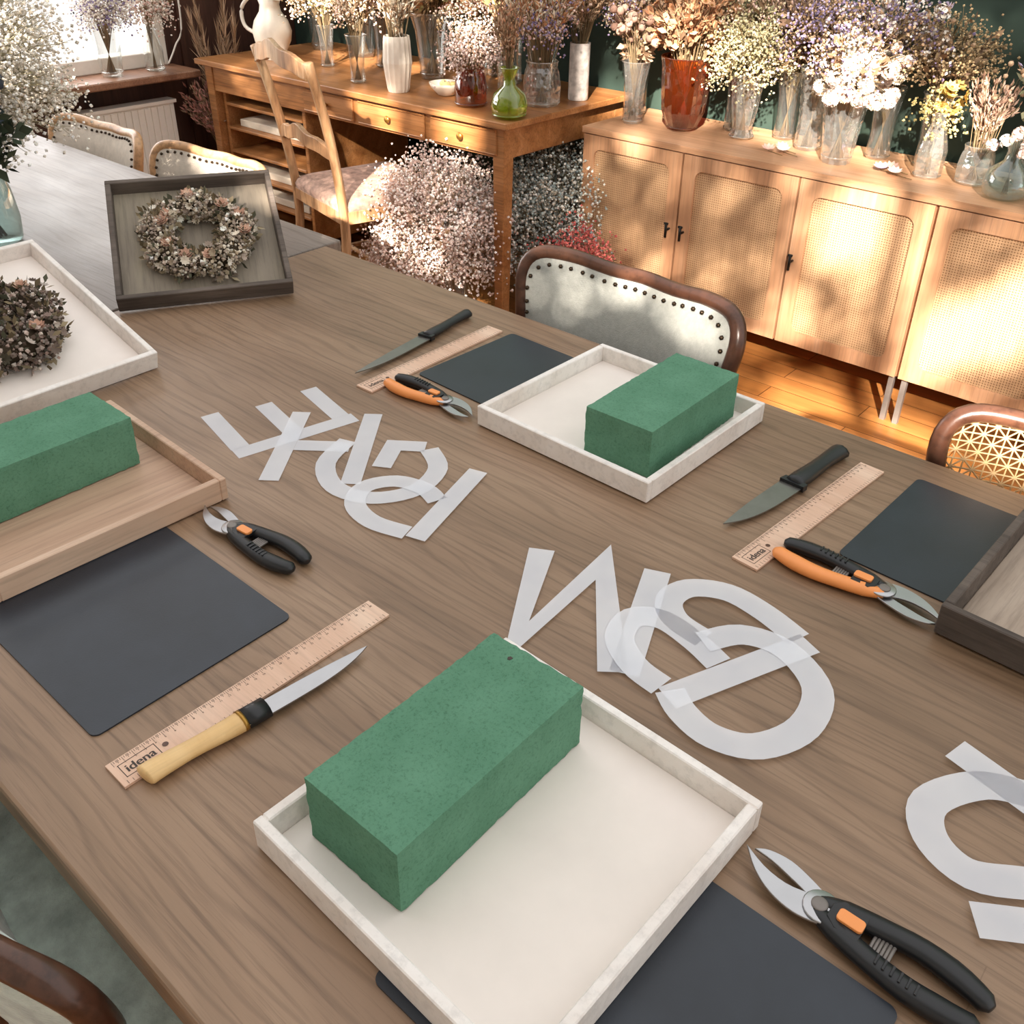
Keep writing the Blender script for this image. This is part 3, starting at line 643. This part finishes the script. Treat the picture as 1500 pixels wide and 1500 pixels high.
# ------------------------------------------------------------------ sideboard
def sideboard(name,x0,nd,w,handles):
    m=MB(); yf,yb=2.73,3.11; zt,zb=-.045,-.595; x1=x0+nd*w
    m.b2((x0-.004,yf-.022,zt-.02),(x1+.0,yb,zt),'cabwood')
    m.b2((x0,yf,zb),(x1,yb,zb+.018),'cabwood'); m.b2((x0,yf,zb+.018),(x0+.018,yb,zt-.0205),'cabwoodv'); m.b2((x1-.018,yf,zb+.018),(x1,yb,zt-.0205),'cabwoodv'); m.b2((x0+.018,yb-.01,zb+.018),(x1-.018,yb,zt-.0205),'cabwood')
    m.b2((x0+.018,yf+.002,zb+.018),(x1-.018,yf+.01,zt-.0205),'darkwood')
    for i in range(nd):
        a=x0+i*w+.0035; b=x0+(i+1)*w-.0035; z0=zb+.004; z1=zt-.024; fw=.045; r=.028
        cx,cz=(a+b)/2,(z0+z1)/2
        inner=rrect(b-a-2*fw,z1-z0-2*fw,r,5); n=len(inner)
        L,H=(b-a)/2,(z1-z0)/2
        outer=[(math.copysign(L,x),math.copysign(H,z)) for x,z in inner]
        V=[(cx+x,yf-.02,cz+z) for x,z in inner]+[(cx+x,yf-.02,cz+z) for x,z in outer]+[(cx+x,yf-.004,cz+z) for x,z in inner]
        F=[]
        for k in range(n):
            l=(k+1)%n
            if outer[k]==outer[l]: F.append((k,l,n+k))
            else: F.append((k,l,n+l,n+k))
            F.append((k,2*n+k,2*n+l,l))
        m.add(V,F,'cabwoodv')
        Q=[(cx-L,cz-H),(cx+L,cz-H),(cx+L,cz+H),(cx-L,cz+H)]; V=[(x,yf-.02,z) for x,z in Q]+[(x,yf-.001,z) for x,z in Q]
        m.add(V,[(k,(k+1)%4,4+(k+1)%4,4+k) for k in range(4)],'cabwoodv')
        m.b2((a+fw-.01,yf-.012,z0+fw-.01),(b-fw+.01,yf-.008,z1-fw+.01),'weave')
    for hx in handles:
        m.tube([(hx,yf-.042,-.345),(hx,yf-.042,-.295)],.0045,'blackmetal',8); m.tube([(hx,yf-.042,-.32),(hx,yf-.018,-.32)],.004,'blackmetal',8)
        m.tube([(hx-.007,yf-.042,-.298),(hx+.007,yf-.042,-.298)],.004,'blackmetal',8)
    for lx in (x0+.018,x1-.018):
        for ly in (yf+.01,yb-.03): m.box((lx,ly,(zb+FL)/2),(.016,.016,zb-FL),'greymetal')
    m.obj(name)
sideboard('rattan_sideboard',-2.032,3,.404,(-1.655,-1.600,-1.205))
sideboard('rattan_sideboard.001',-.816,3,.404,(-.44,-.385,.03))

# ------------------------------------------------------------------ desk
def desk():
    m=MB(); x0,x1,y0,y1=-3.87,-2.10,2.385,3.10
    m.b2((x0,y0,-.022),(x1,y1,0),'deskwood')
    m.b2((x0+.04,y0+.03,-.125),(x1-.03,y0+.05,-.0225),'deskwood'); m.b2((x1-.05,y0+.05,-.125),(x1-.03,y1-.03,-.0225),'deskwood'); m.b2((x0+.04,y1-.03,-.125),(x1-.03,y1-.01,-.0225),'deskwood')
    for a,b in ((-3.17,-2.88),(-2.85,-2.50),(-2.47,-2.16)):
        m.b2((a,y0+.02,-.115),(b,y0+.031,-.032),'deskwood')
        for z0,z1 in ((-.113,-.108),(-.039,-.034)): m.b2((a+.004,y0+.015,z0),(b-.004,y0+.02,z1),'deskwood')
        cx=(a+b)/2; m.lathe([(.006,0),(.006,.008),(.013,.012),(.013,.018),(.0001,.021)],'brass',(0,0,0),12,T=np.array([[1,0,0,cx],[0,0,-1,y0+.02],[0,1,0,-.073],[0,0,0,1]]))
    for x,y in ((x1-.055,y0+.05),(x1-.055,y1-.05),(x0+.06,y1-.05),(x0+.06,y0+.05)): m.box((x,y,(FL-.0225)/2),(.052,.052,-FL-.0225),'deskwood',taper=.72)
    px0,px1=x0+.09,-3.22
    m.b2((px0,y0+.06,-.68),(px0+.02,y1-.1,-.126),'deskwood'); m.b2((px1-.02,y0+.06,-.68),(px1,y1-.1,-.126),'deskwood'); m.b2((px0+.02,y1-.12,-.68),(px1-.02,y1-.1,-.126),'darkwood')
    for i in range(6):
        z=-.17-.1*i; m.b2((px0+.02,y0+.055,z-.012),(px1-.02,y1-.12,z),'deskwood')
        if i in(1,3,4): m.b2((px0+.06,y0+.09,z),(px1-.07,y0+.35,z+.03),'paper')
    m.obj('writing_desk',bevel=.003)
desk()

# ------------------------------------------------------------------ radiator
m=MB(); X=-4.03
m.b2((X-.03,1.90,-.64),(X+.02,2.34,-.19),'whitepaint'); m.b2((X-.04,1.89,-.192),(X+.03,2.35,-.178),'whitepaint')
for i in range(14): m.b2((X+.02,1.915+i*.031,-.62),(X+.028,1.932+i*.031,-.2),'whitepaint')
m.tube([(X,2.36,-.6),(X,2.40,-.6),(X,2.40,FL)],.008,'whitepaint',8); m.b2((X-.03,1.95,FL),(X+.0,1.97,-.64),'whitepaint'); m.b2((X-.03,2.28,FL),(X+.0,2.3,-.64),'whitepaint')
m.obj('radiator',bevel=.004)
m=MB(); m.tube(catmull([(-4.1,2.46,1.4),(-4.08,2.47,.5),(-4.08,2.48,.12),(-4.09,2.44,.02),(-4.10,2.40,-.05)],6),.004,'whitepaint',6); m.obj('blind_cord')

# ------------------------------------------------------------------ vases with dried flowers
P_tall=[(.032,0),(.036,.01),(.034,.08),(.038,.14),(.048,.20),(.050,.21)]
P_cut=[(.03,0),(.040,.008),(.030,.03),(.040,.09),(.046,.15),(.052,.19),(.054,.20)]
P_urn=[(.035,0),(.05,.01),(.072,.06),(.078,.12),(.082,.20),(.088,.23)]
P_flare=[(.04,0),(.044,.02),(.05,.09),(.06,.16),(.078,.215)]
P_bottle=[(.035,0),(.04,.008),(.042,.08),(.03,.13),(.02,.16),(.024,.19)]
P_bulb=[(.03,0),(.055,.012),(.062,.04),(.052,.075),(.022,.10),(.018,.125),(.03,.155)]
P_jar=[(.05,0),(.058,.01),(.06,.06),(.054,.10),(.048,.115),(.05,.13)]
P_cyl=[(.034,0),(.036,.004),(.036,.19)]
P_rib=[(.036,0),(.04,.01),(.052,.10),(.048,.17),(.045,.19)]
def vase(name,x,y,z,prof,mat,fl,n=24,flute=0,s=1.0):
    m=MB(); pr=[(r*s,h*s) for r,h in prof]; m.lathe(pr,mat,(x,y,z),n,flute=flute)
    if mat in('clear','amber','greeng','clearsm'):
        for rr,zz in ((pr[-1][0],pr[-1][1]),(pr[1][0],pr[1][1])): m.tube([(x+rr*math.cos(a),y+rr*math.sin(a),z+zz) for a in np.linspace(0,2*PI,20,endpoint=False)],.0022,mat,6,closed=True)
    neck=pr[-1][1]; nr=min(r for r,h in pr[2:])*.8
    for f in fl:
        f=dict(f); bouquet(m,(x,y,z),neck,nr,f.pop('sp'),f.pop('h'),f.pop('n'),f.pop('k'),f.pop('c'),**f)
    return m.obj(name,clamp=True)
S=-.0445
BR=['#ab8b6c','#c4a382','#8f7052']; CR=['#ecdfc6','#dccaac','#f3ebd9']; PK=['#dfbcaf','#ecd0c4','#cfa397']; PU=['#9282ae','#a799be','#756790']; WH=['#f3ece2','#f8f3ec','#e3d8cc']; OR=['#d09767','#c08457','#dfae80','#ad744c']; YE=['#c9b872','#b0a35e','#dacb88']; GR=['#8c8c64','#a19e78','#6c6a50']; DK=['#755a48','#876c58','#5f4936']
vase('crystal_vase_with_poppy_pods',-1.944,2.868,S,P_tall,'clear',[dict(sp=.10,h=.38,n=30,k='pod',c=['#b58b78','#c29c88','#9c7562']),dict(sp=.06,h=.32,n=6,k='leaf',c=BR)],16,.04,.95)
vase('amber_vase_with_dried_grasses',-1.765,2.905,S,P_urn,'amber',[dict(sp=.15,h=.48,n=70,k='spike',c=OR,size=1.4),dict(sp=.14,h=.42,n=20,k='straw',c=OR,size=.8),dict(sp=.15,h=.46,n=54,k='leaf',c=OR+BR,size=.9)],28,.02)
vase('crystal_vase_with_statice',-1.555,2.935,S,P_cut,'clear',[dict(sp=.125,h=.37,n=85,k='dots',c=['#aca078','#c4ba8e','#928a5e','#d8cfac']),dict(sp=.09,h=.3,n=14,k='leaf',c=GR)],18,.05,1.0)
vase('tall_vase_with_purple_statice',-1.33,2.955,S,P_tall,'clear',[dict(sp=.13,h=.50,n=38,k='dots',c=PU+['#b9a9cf']+BR),dict(sp=.13,h=.44,n=30,k='spike',c=BR+DK)],16,.02,1.15)
vase('fluted_vase_with_pink_blooms',-1.19,2.86,S,P_flare,'clear',[dict(sp=.12,h=.36,n=40,k='fluff',c=PK+WH+CR,size=1.0,lean=(.03,0)),dict(sp=.17,h=.50,n=28,k='dots',c=WH+PU+BR,lean=(.06,.03)),dict(sp=.12,h=.30,n=5,k='plume',c=CR,size=.8,lean=(.1,-.02)),dict(sp=.12,h=.36,n=18,k='leaf',c=BR)],20,.05)
vase('glass_bottle_with_yellow_flowers',-.925,2.89,S,P_bottle,'clear',[dict(sp=.05,h=.255,n=12,k='straw',c=['#e0bd4c','#d2a840','#eacd66'],size=1.1),dict(sp=.04,h=.24,n=6,k='dots',c=YE)],14,.05,.95)
vase('faceted_glass_with_dried_seedheads',-.805,2.915,S,P_jar,'clear',[dict(sp=.07,h=.29,n=26,k='spike',c=['#b08c76','#9a7560','#c9a994']),dict(sp=.09,h=.33,n=12,k='pod',c=BR,size=.5)],12,.04,.8)
vase('glass_vase_with_lavender',-.66,2.98,S,P_jar,'clearsm',[dict(sp=.12,h=.38,n=46,k='spike',c=PU+['#5a4d6e']+BR,size=.8),dict(sp=.1,h=.3,n=10,k='leaf',c=GR)],20)
vase('blue_glass_with_pink_flowers',-.69,2.82,S,P_bulb,'blueg',[dict(sp=.06,h=.22,n=8,k='fluff',c=PK+WH,size=.7)],20,0,1.0)
vase('tall_vase_with_gold_umbels',-.97,3.0,S,P_tall,'clearsm',[dict(sp=.14,h=.44,n=34,k='dots',c=['#9f8660','#b99f72','#7e6a4a'],size=.8),dict(sp=.14,h=.42,n=16,k='pod',c=BR,size=.4),dict(sp=.13,h=.4,n=16,k='leaf',c=DK+BR,size=.8)],20)
vase('vase_with_white_statice',-1.12,3.0,S,P_tall,'clearsm',[dict(sp=.14,h=.50,n=30,k='fluff',c=WH+['#b7a3c4','#dcc8d2']+BR,size=.8),dict(sp=.13,h=.46,n=24,k='spike',c=BR+PU)],20)
vase('glass_vase_with_wheat',-.45,2.93,S,P_flare,'clear',[dict(sp=.15,h=.42,n=36,k='spike',c=CR+BR,size=1.2)],20,.04)
vase('vase_with_brown_foliage',-1.86,3.0,S,P_tall,'clearsm',[dict(sp=.14,h=.48,n=54,k='leaf',c=BR+OR),dict(sp=.14,h=.46,n=30,k='spike',c=PU+BR)],18)
vase('vase_with_dark_foliage',-1.63,3.02,S,P_tall,'clearsm',[dict(sp=.14,h=.50,n=54,k='leaf',c=GR+BR),dict(sp=.13,h=.48,n=18,k='dots',c=PK+BR)],18)
vase('vase_with_dusky_statice',-1.45,3.03,S,P_tall,'clearsm',[dict(sp=.13,h=.50,n=46,k='spike',c=BR+PK,size=1.2),dict(sp=.12,h=.44,n=24,k='leaf',c=DK+BR)],18)
vase('vase_with_lilac_sprays',-2.02,3.0,S,P_tall,'clearsm',[dict(sp=.14,h=.5,n=46,k='dots',c=PU+BR+CR,size=.8),dict(sp=.12,h=.46,n=30,k='leaf',c=BR)],18)
# desk
D=.0005
vase('clear_vase_with_green_stems',-3.68,2.93,D,P_flare,'clearsm',[dict(sp=.15,h=.42,n=34,k='leaf',c=['#a9a968','#c0b97a','#8c9060']),dict(sp=.15,h=.42,n=24,k='dots',c=YE)],20,0,1.1)
vase('slim_glass_vase_with_wheat',-2.97,2.52,D,P_tall,'clearsm',[dict(sp=.11,h=.42,n=40,k='spike',c=CR+BR,size=1.2),dict(sp=.09,h=.4,n=12,k='dots',c=PK+BR)],18,0,.8)
vase('ribbed_ceramic_vase_with_grasses',-2.735,2.51,D,P_rib,'ceramic',[dict(sp=.11,h=.44,n=44,k='spike',c=CR+BR,size=1.3),dict(sp=.10,h=.42,n=4,k='plume',c=CR,size=.7)],32,.03)
vase('glass_vase_with_bunny_tails',-2.83,2.78,D,P_flare,'clearsm',[dict(sp=.15,h=.42,n=54,k='spike',c=['#d8b07a','#e3c08f','#b99566'],size=1.5),dict(sp=.14,h=.38,n=28,k='leaf',c=YE+OR)],20,0,1.1)
vase('amber_jar_with_babys_breath',-2.382,2.52,D,P_jar,'amber',[dict(sp=.10,h=.25,n=38,k='dots',c=['#cfb4ae','#e2d0ca','#ae948c','#9a7c6a'],size=.85)],20,0,.95)
vase('green_glass_bud_vase',-2.157,2.465,D,P_bulb,'greeng',[dict(sp=.09,h=.38,n=24,k='spike',c=BR+['#c98f6a']),],24,0,1.0)
vase('clear_glass_with_grasses',-2.215,2.70,D,P_jar,'clear',[dict(sp=.16,h=.46,n=60,k='spike',c=OR+CR,size=1.2),dict(sp=.14,h=.42,n=20,k='dots',c=PK+PU)],16,.04,1.1)
vase('marbled_cylinder_vase_with_grasses',-2.177,2.86,D,P_cyl,'marble',[dict(sp=.14,h=.46,n=50,k='spike',c=BR+['#c8a888']),dict(sp=.11,h=.42,n=3,k='plume',c=CR,size=.7)],24)
vase('tall_vase_with_pampas',-2.55,2.93,D,P_tall,'clearsm',[dict(sp=.15,h=.48,n=12,k='plume',c=['#d6bb96','#c8a47f','#e4d0b0']),dict(sp=.15,h=.46,n=46,k='spike',c=PU+BR)],20)
vase('vase_with_amber_foliage',-2.38,2.90,D,P_flare,'clearsm',[dict(sp=.15,h=.44,n=50,k='leaf',c=OR+YE+BR),dict(sp=.15,h=.46,n=30,k='dots',c=PK+BR)],20)
vase('vase_with_pink_grasses',-3.15,2.82,D,P_tall,'clearsm',[dict(sp=.17,h=.46,n=56,k='spike',c=PK+BR,size=1.3),dict(sp=.16,h=.44,n=40,k='leaf',c=BR)],20)
vase('vase_with_cream_statice',-3.40,2.93,D,P_flare,'clearsm',[dict(sp=.16,h=.44,n=54,k='dots',c=CR+YE+BR),dict(sp=.15,h=.42,n=36,k='leaf',c=GR)],20)
vase('vase_with_rust_foliage',-2.96,2.98,D,P_tall,'clearsm',[dict(sp=.15,h=.5,n=60,k='leaf',c=OR+BR,size=1.2),dict(sp=.15,h=.46,n=4,k='plume',c=CR)],20)
vase('vase_with_hydrangea',-2.70,3.0,D,P_tall,'clearsm',[dict(sp=.13,h=.44,n=24,k='fluff',c=['#d6b888','#c5a47c','#b08c76'],size=1.1),dict(sp=.13,h=.48,n=34,k='leaf',c=BR+DK)],20)
vase('slim_vase_with_dusty_sprays',-3.32,2.66,D,P_tall,'clearsm',[dict(sp=.12,h=.40,n=36,k='dots',c=BR+PK+CR,size=.8),dict(sp=.12,h=.38,n=24,k='spike',c=CR+YE)],18,0,.75)
vase('glass_vase_with_rosy_grasses',-2.55,2.74,D,P_cut,'clearsm',[dict(sp=.13,h=.44,n=44,k='spike',c=PK+OR,size=1.1),dict(sp=.12,h=.40,n=16,k='dots',c=CR+PK,size=.8)],18,0,.9)
vase('glass_vase_with_tawny_sprays',-2.40,2.72,D,P_tall,'clearsm',[dict(sp=.11,h=.46,n=40,k='spike',c=BR+OR,size=1.1),dict(sp=.11,h=.44,n=12,k='leaf',c=YE+BR)],18,0,.8)
# pitcher
m=MB(); pc=(-3.62,2.62,D)
m.lathe([(.05,0),(.052,.008),(.045,.016),(.075,.07),(.082,.11),(.07,.15),(.045,.185),(.04,.21),(.052,.245),(.048,.243),(.036,.21)],'ceramic',pc,28)
m.tube(catmull([(pc[0]-.06,pc[1]-.02,.09),(pc[0]-.13,pc[1]-.04,.12),(pc[0]-.14,pc[1]-.04,.19),(pc[0]-.09,pc[1]-.02,.24),(pc[0]-.045,pc[1],.235)],5),.008,'ceramic',8)
m.prism([(pc[0]+.035,pc[1]-.02),(pc[0]+.075,pc[1]),(pc[0]+.035,pc[1]+.02)],.232,.246,'ceramic'); m.obj('ceramic_pitcher')
m=MB(); m.lathe([(.02,0),(.03,.004),(.055,.03),(.062,.045),(.058,.044),(.03,.01),(.0001,.008)],'ceramic',(-2.56,2.58,D),20)
m.inst(*ICO,[(-2.56,2.58,.035),(-2.58,2.59,.035),(-2.545,2.60,.033)],[.02,.018,.017],pick(YE,3),smooth=True); m.obj('ceramic_bowl')
m=MB()
for x,y in ((-1.40,2.83),(-1.36,2.85),(-1.05,2.86),(-1.0,2.84),(-1.03,2.89),(-1.38,2.88)):
    m.inst(*petals(9,1,.35,.5),[(x,y,S+.008)],[.022],pick(PK+['#b8a6cc'],1),dirs=np.array([[0.1,-.2,1.]])); m.tube([(x,y,S+.004),(x+.06,y-.02,S+.003)],.0015,'vc',3,col=lin('#8a7350'))
m.obj('loose_dried_blooms')
# floor arrangements
vase('floor_vase_with_pink_babys_breath',-2.43,2.40,FL,[(.09,0),(.10,.01),(.10,.10),(.085,.16),(.10,.2)],'clearsm',[dict(sp=.25,h=.59,n=330,k='dots',c=['#e6cfc8','#f3e3df','#d4b6ae','#fbf4f0','#c8ab9d'],size=1.2,hv=.6,stem='#b39a7c'),dict(sp=.22,h=.45,n=60,k='leaf',c=BR+PK)],20)
vase('floor_vase_with_blue_white_blooms',-2.17,2.78,FL,[(.08,0),(.09,.01),(.09,.12),(.08,.2)],'clearsm',[dict(sp=.25,h=.62,n=250,k='dots',c=['#b5c6c4','#dae0da','#f4f4ec','#a1b4b5','#bdb5a2'],size=1.2,hv=.6,stem='#9a9075')],20)
vase('floor_vase_with_red_statice',-1.95,2.58,FL,[(.06,0),(.07,.01),(.07,.12),(.06,.16)],'clearsm',[dict(sp=.13,h=.38,n=70,k='dots',c=['#d9605a','#ee8478','#c54f50'],size=1.1,hv=.4)],20)
vase('floor_vase_with_pampas',-3.93,2.56,FL,[(.08,0),(.1,.02),(.09,.2),(.06,.3)],'ceramic',[dict(sp=.12,h=1.15,n=6,k='plume',c=['#b59270','#a17f60','#c9a888'],size=1.9),dict(sp=.2,h=.65,n=90,k='spike',c=['#d0958a','#c2857a','#a98a70'],size=1.5)],20)
vase('aqua_vase_with_thistles',-2.14,.783,D,[(.045,0),(.052,.006),(.056,.05),(.050,.11),(.042,.14)],'blueg',[dict(sp=.10,h=.34,n=16,k='pod',c=['#3a4450','#4c5a66','#2e3a3c'],stem='#3c4238'),dict(sp=.11,h=.33,n=26,k='leaf',c=['#33402f','#46503c'],stem='#3c4238')],24)
vase('glass_vase_with_babys_breath',-2.36,.80,D,P_tall,'clearsm',[dict(sp=.28,h=.60,n=400,k='dots',c=['#f1ebe2','#fcf9f3','#e2d9cc','#cfc4b2'],size=.9,hv=.6,stem='#a9a082')],20,0,1.1)
vase('sill_vase_with_white_blooms',-4.04,2.10,-.0595,P_flare,'clearsm',[dict(sp=.10,h=.40,n=50,k='dots',c=WH+PU[:1],size=1.0)],20)
vase('sill_vase_with_pink_blooms',-4.04,2.30,-.0595,P_bottle,'clearsm',[dict(sp=.10,h=.36,n=26,k='dots',c=WH+PK,size=1.0)],20)

# ------------------------------------------------------------------ lights, world, camera
w=bpy.data.worlds.new('World'); bpy.context.scene.world=w; w.use_nodes=True; nt=w.node_tree; bg=nt.nodes['Background']
tc=N(nt,'ShaderNodeTexCoord'); sp=N(nt,'ShaderNodeSeparateXYZ'); nt.links.new(tc.outputs['Generated'],sp.inputs[0])
nt.links.new(ramp(nt,sp.outputs['Z'],[(.0,(1.0,.955,.92)),(.6,(1.0,.985,.98))]),bg.inputs[0]); bg.inputs[1].default_value=1.32
sl=bpy.data.lights.new('sun','SUN'); sl.energy=27; sl.angle=math.radians(1.1); sl.color=(1,.89,.77); so=bpy.data.objects.new('sun',sl); bpy.context.collection.objects.link(so)
so.rotation_euler=Vector((-.45,.8,-.5)).to_track_quat('-Z','Y').to_euler(); so.location=(2,-3,4)
# daylight coming through the left window
al=bpy.data.lights.new('window_daylight','AREA'); al.shape='RECTANGLE'; al.size=2.2; al.size_y=1.4; al.energy=42; al.color=(1,.98,.97)
ao=bpy.data.objects.new('window_daylight',al); bpy.context.collection.objects.link(ao); ao.location=(-4.35,1.26,.75); ao.rotation_euler=Vector((1,0,-.12)).to_track_quat('-Z','Y').to_euler()
f,th,ro,a,h=1406.5555,.5401,-.0155,2.2816,.6960
d=np.array([math.cos(th)*math.cos(a),math.cos(th)*math.sin(a),-math.sin(th)]); u=np.array([math.sin(th)*math.cos(a),math.sin(th)*math.sin(a),math.cos(th)]); r=np.cross(d,u)
c_,s_=math.cos(ro),math.sin(ro); u,r=c_*u+s_*r,c_*r-s_*u
cam=bpy.data.cameras.new('camera'); co=bpy.data.objects.new('camera',cam); bpy.context.collection.objects.link(co)
cam.sensor_width=36; cam.lens=36*f/1500; cam.shift_y=-94.4878/1500; cam.clip_start=.02
co.matrix_world=Matrix([[r[0],u[0],-d[0],0],[r[1],u[1],-d[1],0],[r[2],u[2],-d[2],h],[0,0,0,1]])
bpy.context.scene.camera=co
bpy.context.view_layer.update()
for o in bpy.context.scene.objects:
    if o.parent is None: o.location.z+=TZ
bpy.context.scene.view_settings.view_transform='Standard'
